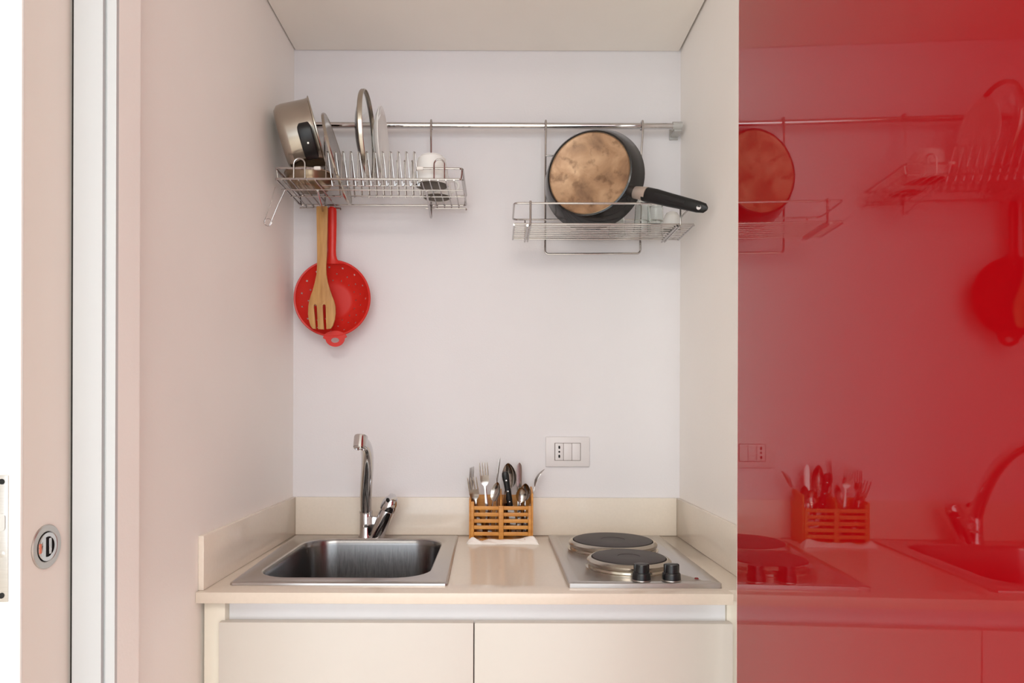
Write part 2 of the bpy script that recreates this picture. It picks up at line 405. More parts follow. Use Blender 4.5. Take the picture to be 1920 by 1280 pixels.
obj('body', bm, 'chrome', fc)
capo = obj('lever_cap', lathe([(0, .072), (.0208, .074), (.0214, .083), (.0195, .097), (.0140, .107), (.0115, .110), (0, .110)], frame(b0, lever_dir), 32), 'chrome', fc)
tp = b0+lever_dir*.104
obj('lever_handle', tube([tp, tp+Vector((.003, -.012, .006)), tp+Vector((.003, -.03, .010)), tp+Vector((.002, -.055, .010)), tp+Vector((.001, -.075, .007))], [.011, .0105, .009, .0075, .006], 16, squash=[1, .9, .8, .8, .8]), 'chrome', fc)
st = Vector((fx, 1.742, fz+.061))
tip = wp(676, 836, 1.475)
ctl = [st, st+Vector((0, -.006, .022)), None, None, tip+Vector((0, .02, .012)), tip+Vector((0, 0, .014))]
pts = []
for k in range(25):
    u = k/24
    p = st*(1-u)**3+3*u*(1-u)**2*(st+Vector((.001, -.035, .085)))+3*u*u*(1-u)*(tip+Vector((.010, .10, -.004)))+u**3*(tip+Vector((0, .004, .010)))
    pts.append(p)
obj('swivel_ring', lathe([(0, .0), (.0170, 0), (.0170, .006), (.0150, .008), (0, .008)], frame((fx, 1.742, fz+.0605), (0, 0, 1)), 32), 'chrome', fc)
obj('spout', tube(pts, [.0146+.0014*math.sin(PI*k/24)-.0022*k/24 for k in range(25)], 20), 'chrome', fc)
ax = Vector((-.02, -.35, -1)).normalized()
obj('aerator', lathe([(0, -.016), (.0135, -.016), (.0148, -.013), (.0148, .010), (.0135, .0105), (.0135, .0125), (.012, .014), (.0105, .014), (.0100, .011), (0, .011)], frame(tip+Vector((0, 0, .006)), ax), 32), 'chrome', fc)

# ================================================================== HOB
hb = thing('electric_hob', (.275, 1.5, ZT), 'small stainless steel electric hob with two solid plates', 'hob')
hx0, hx1, hy0, hy1, hz = .1337, .417, 1.261, 1.754, ZT+.0095
bm = bmesh.new(); loops = []
for ins, z in ((0, ZT+.0003), (0, hz-.0012), (.0015, hz), (.018, hz), (.022, hz-.002)):
    loops.append([bm.verts.new((p[0], p[1], z)) for p in rrect(hx0+ins, hx1-ins, hy0+ins, hy1-ins, .004 if ins < .01 else .008, 4)])
NN = len(loops[0])
for A, B in zip(loops, loops[1:]):
    for k in range(NN): bm.faces.new((A[k], A[(k+1) % NN], B[(k+1) % NN], B[k]))
bm.faces.new(loops[-1])
obj('steel_top', bm, 'steel', hb)
hz2 = hz-.002
def burner(x, y, r, zt):
    root = obj('chrome_ring', lathe([(r+.013, hz2-.0002), (r+.013, hz2+.0012), (r+.0085, hz2+.002), (r+.0075, hz2+.006), (r+.0105, zt-.0125), (r+.0108, zt-.0075), (r+.006, zt-.003), (r+.003, zt-.0018), (r+.0015, zt-.0025), (r, zt-.006)], frame((x, y, 0), (0, 0, 1)), 64), 'pot', hb)
    obj('hot_plate', lathe([(0, zt-.0012), (r*.30, zt-.0012), (r*.31, zt-.0002), (r*.97, zt), (r-.0005, zt-.001), (r-.0005, zt-.006)], frame((x, y, 0), (0, 0, 1)), 64), 'iron', root)
    return root
burner(.2704, 1.588, .0905, .930)['label'] = 'large rear burner'
burner(.2717, 1.402, .0745, .930)['label'] = 'small front burner'
for i, kx in enumerate((.2735, .3298)):
    mx = frame((kx, 1.287, hz2), (0, 0, 1))
    k = obj('knob', lathe([(0, 0), (.0172, 0), (.0175, .004), (.0168, .014), (.0150, .0165), (0, .0165)], mx, 32), 'knob', hb)
    bm = box(-.0145, .0145, -.0045, .0045, .015, .0325, bev=.0025, mx=mx @ Matrix.Rotation(math.radians(4*i), 4, 'Z'))
    lathe([(0, .012), (.0135, .012), (.0128, .029), (.0115, .0315), (0, .0315)], mx, 24, bm=bm)
    obj('grip', bm, 'knob', k)
    obj('collar', lathe([(.0172, 0), (.0182, 0), (.0182, .0035), (.0172, .0035)], mx, 32, closed=True), 'steel', k)
obj('indicator_lamp', lathe([(0, .002), (.003, .0016), (.0042, 0), (.0042, -.001), (0, -.001)], frame((.3827, 1.306, hz2), (0, 0, 1)), 20), 'redlamp', hb)

# ================================================================== OUTLET
ol = thing('wall_outlet', (.1878, YB, 1.08), 'white three module wall outlet with one socket above the cutlery holder', 'outlet')
oc = wp(1064, 846, YB)
obj('cover_plate', box(oc.x-.0578, oc.x+.0578, YB-.0075, YB-.0002, oc.z-.0395, oc.z+.0395, bev=.0022), 'outlet', ol)
mw = .0222
obj('module_frame', box(oc.x-1.5*mw-.001, oc.x+1.5*mw+.001, YB-.0078, YB-.005, oc.z-.0232, oc.z+.0232), 'gap', ol)
for k in range(3):
    x0 = oc.x+(k-1.5)*mw
    f = obj(('socket_module', 'rocker_switch', 'rocker_switch')[k], box(x0+.0004, x0+mw-.0004, YB-.0096, YB-.006, oc.z-.0222, oc.z+.0222, bev=.0006), 'outlet', ol)
    if k == 0:
        for dz, hh in ((.0118, .0042), (0, .0026), (-.0118, .0042)):
            obj('socket_hole', prism([(.0024*math.cos(a*PI/8), (hh-.0024)*(1 if math.sin(a*PI/8) > 0 else -1)+.0024*math.sin(a*PI/8)) for a in range(16)], 0, .0006, mx=frame((x0+mw/2, YB-.0094, oc.z+dz), (0, -1, 0))), 'hole', f)

# ================================================================== RAIL
RY, RZ = 1.768, CZ+(CY-235.5)*1.768/F
rl = thing('hanging_rail', (-.03, RY, RZ), 'long chrome rail fixed across the top of the back wall', 'rail')
obj('rod', tube([(-.530, RY, RZ), (.470, RY, RZ)], .0078, 20), 'chrome', rl)
for sx in (-1, 1):
    ex = -.522 if sx < 0 else .464
    br = obj('bracket', tube([(ex-.012, RY, RZ), (ex+.012, RY, RZ)], .0108, 20), 'clear', rl)
    obj('bracket_arm', box(ex-.008, ex+.012, RY-.004, YB-.0005, RZ-.0145, RZ-.0095, bev=.001), 'clear', br)
    obj('wall_plate', box(ex-.010, ex+.012, YB-.006, YB-.0002, RZ-.020, RZ+.012, bev=.001), 'clear', br)

# ================================================================== DISH RACK (left)
Zr = 1.759; yf, yb = 1.575, 1.775; xl, xr = -.511, -.080; rw = .0021
dr = thing('dish_rack', (-.295, 1.68, Zr), 'chrome wire dish rack with plate loops hanging left on the rail', 'dish rack')
def wire(name, pts, r=.0016, rad=.006, par=None, closed=False, m='wire', seg=8):
    return obj(name, tube(fillet(pts, rad, 5, closed) if rad else pts, r*1.22, seg, closed), m, par)
wire('frame_wire', [(xl, yf, Zr), (xr, yf, Zr), (xr, yb, Zr), (xl, yb, Zr)], rw, .010, dr, True)
zt_ = Zr+.0245
for a, b_, s in ((xl, -.4105, 1), (xr, -.1815, -1)):
    w_ = wire('side_rail', [(b_, yf, zt_), (a, yf, zt_), (a, yb, zt_), (a+s*.03, yb, zt_)], rw, .009, dr)
    obj('end_cap', lathe([(0, -.002), (.0038, -.001), (.0044, .002), (.0044, .010), (.0036, .014), (0, .014)], frame((b_+s*.003, yf, zt_), (-s, 0, 0)), 12), 'cap', w_)
for x in (xl, xr):
    for y in (yf+.0, yb): wire('corner_post', [(x, y, Zr), (x, y, zt_)] if 0 else [(x+(.004 if x < -.3 else -.004), y+(.006 if y < 1.6 else -.006), Zr), (x+(.001 if x < -.3 else -.001), y+(.006 if y < 1.6 else -.006), zt_)], .0016, 0, dr)
wire('lower_wire', [(xl+.006, 1.602, Zr-.0165), (xr, 1.602, Zr-.0165)], .0012, 0, dr)
for xs in ((-.495, -.476, -.457, -.4375, -.4186), (-.1744, -.1557, -.1363, -.1182, -.0994)):
    for x in xs:
        wire('cross_wire', [(x, yf-.002, Zr-.003), (x, yb, Zr-.003), (x, yb+.002, Zr-.008)], .0013, .003, dr)
for a, b_ in ((xl, -.405), (-.185, xr)):
    wire('tray_wire', [(a, 1.69, Zr-.0045), (b_, 1.69, Zr-.0045)], .0012, 0, dr)
    wire('tray_wire', [(a, yb-.004, Zr-.009), (b_, yb-.004, Zr-.009), (b_, yb-.004, Zr-.014)], .0015, .004, dr)
for a, b_ in ((-.4677, -.442), (-.1455, -.1215)):
    zt2 = 1.8035-.012
    pts = [Vector((a, yf-.0035, Zr))]
    for k in range(13):
        an = PI-PI*k/12; pts.append(Vector(((a+b_)/2+(b_-a)/2*math.cos(an), yf-.0035, zt2+(b_-a)/2*math.sin(an))))
    pts.append(Vector((b_, yf-.0035, Zr)))
    obj('arch_wire', tube(pts, .0019, 8), 'wire', dr)
wire('loop_base_wire', [(-.41, 1.608, Zr-.0045), (-.180, 1.608, Zr-.0045)], .0012, 0, dr)
wire('loop_base_wire', [(-.41, 1.70, Zr), (-.180, 1.70, Zr)], .0014, 0, dr)
for k in range(12):
    x = -.394+.0183*k
    wire('plate_loop', [(x, yf-.0015, Zr), (x, yf+.002, Zr+.064), (x+.0025, yf+.006, Zr+.064), (x+.007, 1.606, Zr-.007), (x+.0095, 1.604, Zr-.007), (x+.012, 1.602, Zr+.002)], .0012, .004, dr, seg=6)
    wire('plate_loop', [(x, 1.715, Zr), (x, 1.685, Zr+.082), (x+.0022, 1.681, Zr+.082), (x+.004, 1.70, Zr)], .0012, .003, dr, seg=6)
for x, fxx in ((-.1705, -.1655), (-.4440, -.4200)):
    wire('hanger', [(x, 1.7800, RZ-.006), (x, 1.7800, RZ+.0116), (x, RY-.0109, RZ+.0116), (x, RY-.0109, RZ-.03), (x, 1.768, 1.724), (x, 1.755, 1.723), (fxx, 1.600, 1.7405)], .0021, .008, dr)

# ================================================================== SHELF RACK (right)
Zs = 1.6655; sf, sb = 1.607, 1.745; x0, x1 = .040, .462
sr = thing('shelf_rack', (.25, 1.68, Zs), 'chrome wire shelf hanging right on the rail under the frying pan', 'shelf rack')
n_ = 8
for k in range(n_+1):
    y = sf+(sb-sf)*k/n_
    wire('shelf_wire', [(x0, y, Zs), (x1, y, Zs)], .0020 if k in (0, n_) else .0013, 0, sr)
for x in (x0, x1):
    wire('end_wire', [(x, sf, Zs-.002), (x, sb, Zs-.002)], .0018, 0, sr)
Zt = CZ+391.5*1.607/F
wire('guard_rail', [(x0, sf, Zt), (x1, sf, Zt), (x1, sb, Zt), (x0, sb, Zt)], .0020, .012, sr, True)
for x in (.078, .4296):
    wire('bracket_wire', [(x, sf-.004, Zt+.004), (x, sf-.004, Zs-.004), (x, sb+.010, Zs-.004)], .0021, .008, sr)
    wire('bracket_wire', [(x-.007, sf-.004, Zs-.0045), (x-.007, sb+.010, Zs-.0045)], .0021, 0, sr)
    wire('rear_post', [(x-.007, sb+.0035, Zt), (x-.007, sb+.0035, Zs)], .0016, 0, sr)
ya = RY-.0109
wire('hanger_frame', [(.1245, 1.7800, RZ-.006), (.1245, 1.7800, RZ+.0116), (.1245, ya, RZ+.0116), (.1245, ya, RZ-.02), (.1235, 1.7605, RZ-.10), (.1235, 1.7605, 1.6305), (.3685, 1.7605, 1.6325), (.3685, 1.7605, RZ-.10), (.3735, ya, RZ-.02), (.3735, ya, RZ+.0116), (.3735, 1.7800, RZ+.0116), (.3735, 1.7800, RZ-.006)], .0023, .010, sr)
wire('cross_bar', [(.1245, 1.757, 1.882), (.3675, 1.757, 1.882)], .0018, 0, sr)

# ================================================================== FRYING PAN
pc = Vector((.2371, 1.6867, 1.7965)); pn = Vector((-.361, -.932, .024)).normalized()
fp = thing('frying_pan', (pc.x, pc.y, pc.z-.125), 'black frying pan standing on the shelf with its stained copper base outward', 'frying pan')
mx = frame(pc, pn)
obj('pan_body', lathe([(0, .043), (.098, .043), (.0995, .0485), (.103, .0475), (.1085, .040), (.118, .018), (.1235, .004), (.1255, 0), (.1245, -.0015), (.1215, .002), (.115, .018), (.105, .038), (.098, .0405), (0, .0405)], mx, 72), 'enamel', fp)
bo = obj('pan_base', lathe([(0, .0462), (.095, .0462), (.0965, .0472), (.0978, .0486), (.0990, .0480), (.0990, .044), (0, .044)], mx, 72), 'pan_base', fp)
bo['label'] = 'copper coloured pan base with burn stains'
obj('base_rim', lathe([(.0972, .0480), (.0980, .0490), (.0990, .0484), (.0990, .0470), (.0972, .0470)], mx, 72, closed=True), 'brown_steel', bo)
# handle: steel ferrule then black grip towards the viewer and the right wall
h0 = wp(1181, 359, 1.640); h1 = wp(1209, 362, 1.605); he = wp(1325, 389, 1.515)
obj('ferrule', tube([h0-(h1-h0)*.05, h0, h0+(h1-h0)*.5, h1, h1+(h1-h0)*.1], [.010, .0135, .0150, .0155, .0155], 20, squash=[.8]*5), 'ferrule', fp)
bm = bmesh.new()
ctl = [wp(1205, 363, 1.608), wp(1212, 364, 1.601), wp(1228, 367, 1.588), wp(1255, 374, 1.567), wp(1285, 381, 1.544), wp(1308, 386.5, 1.527), wp(1320, 389, 1.519), wp(1325, 390, 1.515)]
hg = obj('handle_grip', tube(ctl, [.0155, .0172, .0168, .0155, .0138, .0128, .0105, .004], 20, squash=[.62]*8), 'black', fp)
hc = wp(1309, 387.5, 1.5195)
obj('hanging_hole', lathe([(0, .0006), (.0036, .0006), (.0046, .0012), (.0052, .0004), (.0052, -.004), (0, -.004)], frame(hc, Vector((-.45, -.85, .1)), (0, 0, 1)), 20), 'outlet', hg)
gd = (ctl[5]-ctl[2]).normalized()
cen = (ctl[2]+ctl[4])/2
nfv = Vector((-.6, -.78, .05)); nfv = (nfv-gd*nfv.dot(gd)).normalized()
bm = tube([ctl[2]+nfv*.0092, ctl[3]+nfv*.0090, ctl[4]+nfv*.0082], [.006, .006, .0045], 12, squash=[.35]*3)
obj('grip_inlay', bm, 'knob', hg)

# ---- glasses and small cup on the shelf
zg = Zs+.0024
def tumbler(x, y, r0, r1, h, label):
    o = obj('small_glass', lathe([(0, h-.004), (r1-.004, h-.004), (r1-.0022, h-.006), (r0-.0016, 0), (r0, 0), (r1, h-.001), (r1-.001, h), (0, h)], frame((x, y, zg), (0, 0, 1)), 32), 'glass', loc=(x, y, zg))
    return tag(o, label, 'glass', 'small glasses on the wire shelf')
tumbler(.3550, 1.672, .0215, .0165, .072, 'small upturned clear glass next to the frying pan rim')
tumbler(.3955, 1.702, .0215, .0165, .072, 'small upturned clear glass between another glass and the white egg cup')
tumbler(.3000, 1.715, .0215, .0165, .072, 'small upturned clear glass mostly hidden behind the frying pan')
o = obj('egg_cup', lathe([(.0205, 0), (.0225, .0005), (.0225, .012), (.0195, .028), (.0130, .040), (.007, .043), (0, .0435), (0, .040), (.011, .037), (.018, .026), (.0205, .012)], frame((.4240, 1.662, zg), (0, 0, 1)), 32), 'ceramic', loc=(.4240, 1.662, zg))
tag(o, 'small rounded white egg cup upturned under the pan handle', 'cup')

# ================================================================== THINGS IN THE DISH RACK
# saucepan, lying on its side
od = Vector((.955, .135, .262)).normalized(); rc = wp(594, 250, 1.642)
sp = thing('saucepan', (rc.x-.04, rc.y, rc.z-.085), 'small stainless steel saucepan tipped on its side at the left of the rack', 'saucepan')
mx = frame(rc, -od, (0, -1, 0))        # local z towards the base
obj('pot_body', lathe([(.0775, .002), (.0800, -.0005), (.0825, -.001), (.0828, .0012), (.0790, .003), (.0775, .010), (.0768, .066), (.0745, .077), (.066, .085), (.055, .0868), (0, .0870), (0, .0845), (.055, .0843), (.0645, .083), (.0725, .076), (.0752, .066), (.0760, .010)], mx, 64, closed=False), 'pot', sp)
def pot_handle(sgn, side):
    # strap that stands off the wall of the pot, seen face on
    bm = bmesh.new(); rows = []
    for k in range(11):
        u = -1+2*k/10; ang = u*.50
        off = .0905+.006*(1-u*u) if abs(u) < .95 else .0875
        w0, w1 = (.010, .042)
        if abs(u) > .75: w0 += .004*(abs(u)-.75)/.25; w1 -= .006*(abs(u)-.75)/.25
        ca, sa = math.sin(ang+side), math.cos(ang+side)
        rows.append([bm.verts.new(c) for c in ((off*ca, off*sa, w0), (off*ca, off*sa, w1), ((off-.010)*ca, (off-.010)*sa, w1), ((off-.010)*ca, (off-.010)*sa, w0))])
    for A, B in zip(rows, rows[1:]):
        for k in range(4): bm.faces.new((A[k], A[(k+1) % 4], B[(k+1) % 4], B[k]))
    bm.faces.new(rows[0]); bm.faces.new(rows[-1][::-1])
    bmesh.ops.recalc_face_normals(bm, faces=bm.faces)
    bmesh.ops.bevel(bm, geom=[e for e in bm.edges if len(e.link_faces) == 2 and e.calc_face_angle(0) > .7], offset=.003, segments=3, profile=.5, affect='EDGES')
    bmesh.ops.transform(bm, matrix=mx, verts=bm.verts)
    h = obj('side_handle', bm, 'black', sp)
    dv = Vector((math.sin(side), math.cos(side), 0))
    obj('screw', lathe([(0, .0008), (.0022, .0006), (.003, -.001), (0, -.001)], mx @ frame(dv*.0966+Vector((0, 0, .026)), dv), 16), 'chrome', h)
pot_handle(1, .60); pot_handle(-1, PI+.60)
# steel bowl below it
bc = Vector((-.4560, 1.664, Zr+.003))
o = obj('mixing_bowl', lathe([(0, 0), (.036, 0), (.044, .003), (.052, .014), (.0575, .034), (.0600, .0355), (.0595, .0365), (.0565, .0360), (.0505, .015), (.043, .005), (.035, .002), (0, .002)], frame(bc, (0, 0, 1)), 56), 'brown_steel', loc=bc)
tag(o, 'shallow stainless steel bowl on the rack floor below the saucepan', 'bowl')
# flat steel lid leaning in the loops
ld = Vector((.968, .03, .25)).normalized(); lc = wp(630, 301, 1.668)
sl = thing('metal_lid', (lc.x, lc.y, lc.z-.10), 'dull grey steel lid leaning in the plate loops beside the saucepan', 'lid')
mx = frame(lc, ld)
obj('lid_disc', lathe([(0, -.010), (.05, -.009), (.085, -.0045), (.098, 0), (.106, .0005), (.1075, .0025), (.1065, .0035), (.098, .0012), (.085, -.003), (.05, -.0078), (0, -.0088)], mx, 64), 'steel', sl)
obj('lid_rim', lathe([(.1045, -.002), (.1080, -.002), (.1085, .002), (.1070, .0045), (.1045, .003)], mx, 64, closed=True), 'pot', sl)
# glass lid
gc = Vector((-.3140, 1.642, CZ+519*1.642/F))
gl = thing('glass_lid', (gc.x, gc.y, gc.z-.1), 'round glass lid with steel rim upright in the plate loops', 'lid')
mx = frame(gc, (1, .01, .03))
obj('glass_dome', lathe([(0, -.024), (.03, -.0225), (.06, -.0165), (.085, -.0065), (.0945, -.001), (.0945, .0015), (.085, -.0035), (.06, -.0135), (.03, -.0195), (0, -.021)], mx, 64), 'glass', gl)
obj('steel_rim', lathe([(.0930, -.0045), (.0975, -.0045), (.0998, -.002), (.1000, .0055), (.0990, .0075), (.0975, .0075), (.0972, .0025), (.0930, .002)], mx, 64, closed=True), 'pot', gl)
# plate
pcn = Vector((-.2745, 1.642, CZ+502*1.642/F))
mx = frame(pcn, (1, .0, .02))
o = obj('side_plate', lathe([(0, -.0165), (.030, -.0165), (.031, -.0185), (.036, -.0185), (.038, -.0165), (.050, -.0145), (.070, -.008), (.083, -.0005), (.0848, .001), (.0843, .0022), (.082, .0020), (.068, -.0045), (.050, -.0105), (.036, -.0125), (0, -.0125)], mx, 64), 'ceramic', loc=pcn-Vector((0, 0, .085)))
tag(o, 'small white ceramic plate upright in the plate loops', 'plate')
# cups, upside down
def cup(x, y, r, rf, h, hdir, label):
    z = Zr+.0022
    c = thing('cup', (x, y, z), label, 'cup', 'upturned white cups in the dish rack')
    mx = frame((x, y, z), (0, 0, 1))
    obj('cup_body', lathe([(r-.0025, .001), (r-.0012, 0), (r, .001), (r*.985, h*.35), (r*.90, h*.68), (rf+.006, h*.92), (rf+.001, h*.97), (rf, h), (rf-.003, h), (rf-.004, h*.965), (0, h*.96), (0, h*.90), (rf, h*.89), (r*.86, h*.64), (r*.94, h*.34)], mx, 48), 'ceramic', c)
    obj('inside_shade', lathe([(r-.003, .0012), (r*.94-.001, h*.30), (r*.86-.001, h*.60), (rf, h*.85), (0, h*.86)], mx, 40), 'cup_shade', c)  # lining whose grey colour darkens the cup opening like shade
    d_ = Vector((math.cos(hdir), math.sin(hdir), 0)); b = Vector((x, y, z))
    P = [b+d_*(r*.93)+Vector((0, 0, h*.22)), b+d_*(r+.010)+Vector((0, 0, h*.20)), b+d_*(r+.020)+Vector((0, 0, h*.36)), b+d_*(r+.019)+Vector((0, 0, h*.56)), b+d_*(r+.008)+Vector((0, 0, h*.70)), b+d_*(r*.84)+Vector((0, 0, h*.70))]
    obj('handle', tube(fillet(P, .01, 5), .0034, 10), 'ceramic', c)
cup(-.1560, 1.632, .0405, .027, .070, math.radians(140), 'white ceramic cup upturned at the front right of the dish rack')
cup(-.1510, 1.720, .0365, .024, .058, math.radians(-12), 'white ceramic cup upturned behind the front cup in the dish rack')
# thin wire clip hanging from the left corner
cl = bmesh.new()
rcn = wp(501.5, 418, 1.570)
pts = [wp(514, 352, 1.572), wp(506, 385, 1.571)]
for k in range(22):
    a = math.radians(170+k*360/16); pts.append(rcn+Vector((.0085*math.cos(a), .0006*(k-11)/3, .0085*math.sin(a))))
pts += [wp(520, 385, 1.573), wp(533, 357, 1.574)]
o = obj('wire_clip', tube(pts, .0007, 6), 'wire', loc=wp(514, 355, 1.572))
tag(o, 'thin bent wire clip with a ring hanging from the rack corner by the left wall', 'clip')

# ================================================================== COLANDER
cc = wp(622, 560, 1.748); R = .0965
co = thing('colander', (cc.x, cc.y, cc.z-.12), 'red plastic colander with long handle hanging below the dish rack', 'colander')
bm = bmesh.new(); NR, NA = 26, 120; rings = []
def prof(u):            # u 0 centre .. 1 rim : depth behind the rim plane
    r = R*u
    return r, (.042 if u < .42 else .042*(1-((u-.42)/.58)**1.7))
cv = bm.verts.new((cc.x, cc.y+.042, cc.z)); 
for i in range(1, NR+1):
    r, dp = prof(i/NR); rings.append([bm.verts.new((cc.x+r*math.cos(2*PI*k/NA), cc.y+dp, cc.z+r*math.sin(2*PI*k/NA))) for k in range(NA)])
for k in range(NA): bm.faces.new((cv, rings[0][k], rings[0][(k+1) % NA]))
for i in range(NR-1):
    for k in range(NA):
        row = {13: 0, 17: 4, 21: 0}.get(i)
        if row is not None and (k+row) % 8 == 0: continue       # drain holes
        bm.faces.new((rings[i][k], rings[i+1][k], rings[i+1][(k+1) % NA], rings[i][(k+1) % NA]))
bmesh.ops.recalc_face_normals(bm, faces=bm.faces)
bmesh.ops.solidify(bm, geom=bm.faces[:], thickness=.0016)
obj('strainer_bowl', bm, 'redplastic', co)
bm = lathe([(R-.003, -.0015), (R+.0005, -.0022), (R+.002, 0), (R+.0005, .0022), (R-.003, .0015)], frame(cc, (0, -1, 0)), 96, closed=True)
obj('rim', bm, 'redplastic', co)
ht = wp(621, 391, 1.748)
side = []
for py, pxl, pxr in ((389, 617, 625), (391, 614, 629), (398, 612.5, 630), (420, 612, 630), (450, 613, 629.5), (470, 613, 629), (480, 612, 629.5), (487, 610.5, 631.5), (492, 607, 637), (496, 600, 646)):
    a = wp(pxl, py, 1.748); b_ = wp(pxr, py, 1.748); side.append((a, b_))
bm = bmesh.new(); rows = []
for a, b_ in side:
    w = b_-a; rows.append([bm.verts.new(p) for p in (a, a+w*.15+Vector((0, -.004, 0)), a+w*.5+Vector((0, -.0055, 0)), a+w*.85+Vector((0, -.004, 0)), b_, a+w*.5+Vector((0, .0015, 0)))])
for A, B in zip(rows, rows[1:]):
    for k in range(6): bm.faces.new((A[k], A[(k+1) % 6], B[(k+1) % 6], B[k]))
bm.faces.new(rows[0]); bm.faces.new(rows[-1][::-1])
obj('handle', bm, 'redplastic', co, smooth=50)
tc_ = wp(628, 635, 1.748)
bm = bmesh.new()
A = []; B = []; C_ = []; D = []
for k in range(40):
    a = 2*PI*k/40; ox, oz = .0245*math.cos(a), .0215*math.sin(a)
    if math.sin(a) > 0: ox *= 1.25; oz *= .9
    hx_, hz_ = .0105*math.cos(a), .0065*math.sin(a)-.005
    A.append(bm.verts.new((tc_.x+ox, tc_.y-.0017, tc_.z+oz))); B.append(bm.verts.new((tc_.x+ox, tc_.y+.0017, tc_.z+oz)))
    C_.append(bm.verts.new((tc_.x+hx_, tc_.y-.0017, tc_.z+hz_))); D.append(bm.verts.new((tc_.x+hx_, tc_.y+.0017, tc_.z+hz_)))
for k in range(40):
    l = (k+1) % 40
    for P, Q in ((A, B), (B, D), (D, C_), (C_, A)): bm.faces.new((P[k], P[l], Q[l], Q[k]))
obj('hanging_tab', bm, 'redplastic', co)

# ================================================================== SPATULA
YS = 1.722
sec = [(388, 593.5, 612), (390, 592.5, 613.5), (400, 592.5, 613.5), (440, 593.5, 613), (480, 594, 612), (500, 594, 611), (515, 593, 611.5), (530, 590, 614), (545, 586, 618.5), (555, 582.5, 622), (565, 579.5, 626), (575, 577.8, 628.5)]
top = wp(603, 390, YS)
def sx(px, y): return (px-CX)*YS/F
L = [(sx(a, y), CZ-(y-CY)*YS/F) for y, a, b_ in sec]; Rr = [(sx(b_, y), CZ-(y-CY)*YS/F) for y, a, b_ in sec]
zz = lambda y: CZ-(y-CY)*YS/F
out = L + [(sx(577.3, 590), zz(590)), (sx(578.5, 600), zz(600)), (sx(582, 612), zz(612)), (sx(586, 617), zz(617)), (sx(592, 617.5), zz(617.5)),
           (sx(590.5, 600), zz(600)), (sx(588.3, 577), zz(577)), (sx(588.5, 573), zz(573)), (sx(590.5, 571.5), zz(571.5)), (sx(593, 573), zz(573)), (sx(593.8, 577), zz(577)), (sx(595, 600), zz(600)), (sx(596, 618), zz(618)),
           (sx(607.5, 618.5), zz(618.5)), (sx(606, 600), zz(600)), (sx(604.8, 577), zz(577)), (sx(605, 573), zz(573)), (sx(607.5, 571.5), zz(571.5)), (sx(610, 573), zz(573)), (sx(610.5, 577), zz(577)), (sx(611, 600), zz(600)), (sx(612, 618), zz(618)),
           (sx(620, 617), zz(617)), (sx(623.5, 612), zz(612)), (sx(627.5, 600), zz(600)), (sx(629, 588), zz(588))] + Rr[::-1]
mxz = Matrix(((1, 0, 0, 0), (0, 0, 1, 0), (0, 1, 0, 0), (0, 0, 0, 1)))     # (x, z, depth) -> world
bm = prism(out, YS-.003, YS+.003, mx=mxz, bev=.0009)
o = obj('wooden_spatula', bm, 'beech', loc=(top.x, YS, top.z-.30))
tag(o, 'wooden spatula with two slots hanging in front of the red colander', 'spatula')

# ================================================================== CUTLERY HOLDER
hx0, hx1, hyf, hyb = -.068, .0925, 1.712, 1.790
ch = thing('cutlery_holder', (.012, 1.75, ZT), 'slatted bamboo cutlery holder with two compartments at the back of the worktop', 'cutlery holder')
mid = .0118
mpx = Matrix(((0, 0, 1, 0), (1, 0, 0, 0), (0, 1, 0, 0), (0, 0, 0, 1)))      # (y, z, x) -> world
zf, zb = .9985, 1.028
def sidep(x0, x1, zfr, zbk):
    return prism([(hyf, ZT+.0005), (hyb, ZT+.0005), (hyb, zbk-.006), (hyb-.006, zbk), (hyf+.045, zbk-.002), (hyf, zfr)], x0, x1, mx=mpx, bev=.0008)
obj('side_panel', sidep(hx0, hx0+.0045, 1.004, 1.010), 'bamboo', ch)
obj('side_panel', sidep(hx1-.0045, hx1, 1.020, 1.030), 'bamboo', ch)
obj('divider', sidep(mid-.002, mid+.002, 1.004, 1.024), 'bamboo', ch)
obj('back_panel', box(hx0+.0046, hx1-.0046, hyb-.005, hyb, ZT+.0005, 1.008, bev=.0008), 'bamboo', ch)
obj('bottom_panel', box(hx0+.0046, hx1-.0046, hyf+.006, hyb-.0052, ZT+.0005, ZT+.0055), 'bamboo', ch)
for xa, xb, zt in ((hx0+.0046, hx0+.0125, 1.000), (mid-.0055, mid+.0065, .9895), (hx1-.0125, hx1-.0046, .9895)):
    obj('front_post', box(xa, xb, hyf-.004, hyf+.0005, ZT+.0005, zt, bev=.0008), 'bamboo', ch)
for k in range(5):
    zc = .9840-.0161*k
    for xa, xb in ((hx0+.0127, mid-.0057), (mid+.0067, hx1-.0127)):
        obj('slat', box(xa, xb, hyf-.0035, hyf, max(ZT+.001, zc-.0046), zc+.0046, bev=.0007), 'bamboo', ch)

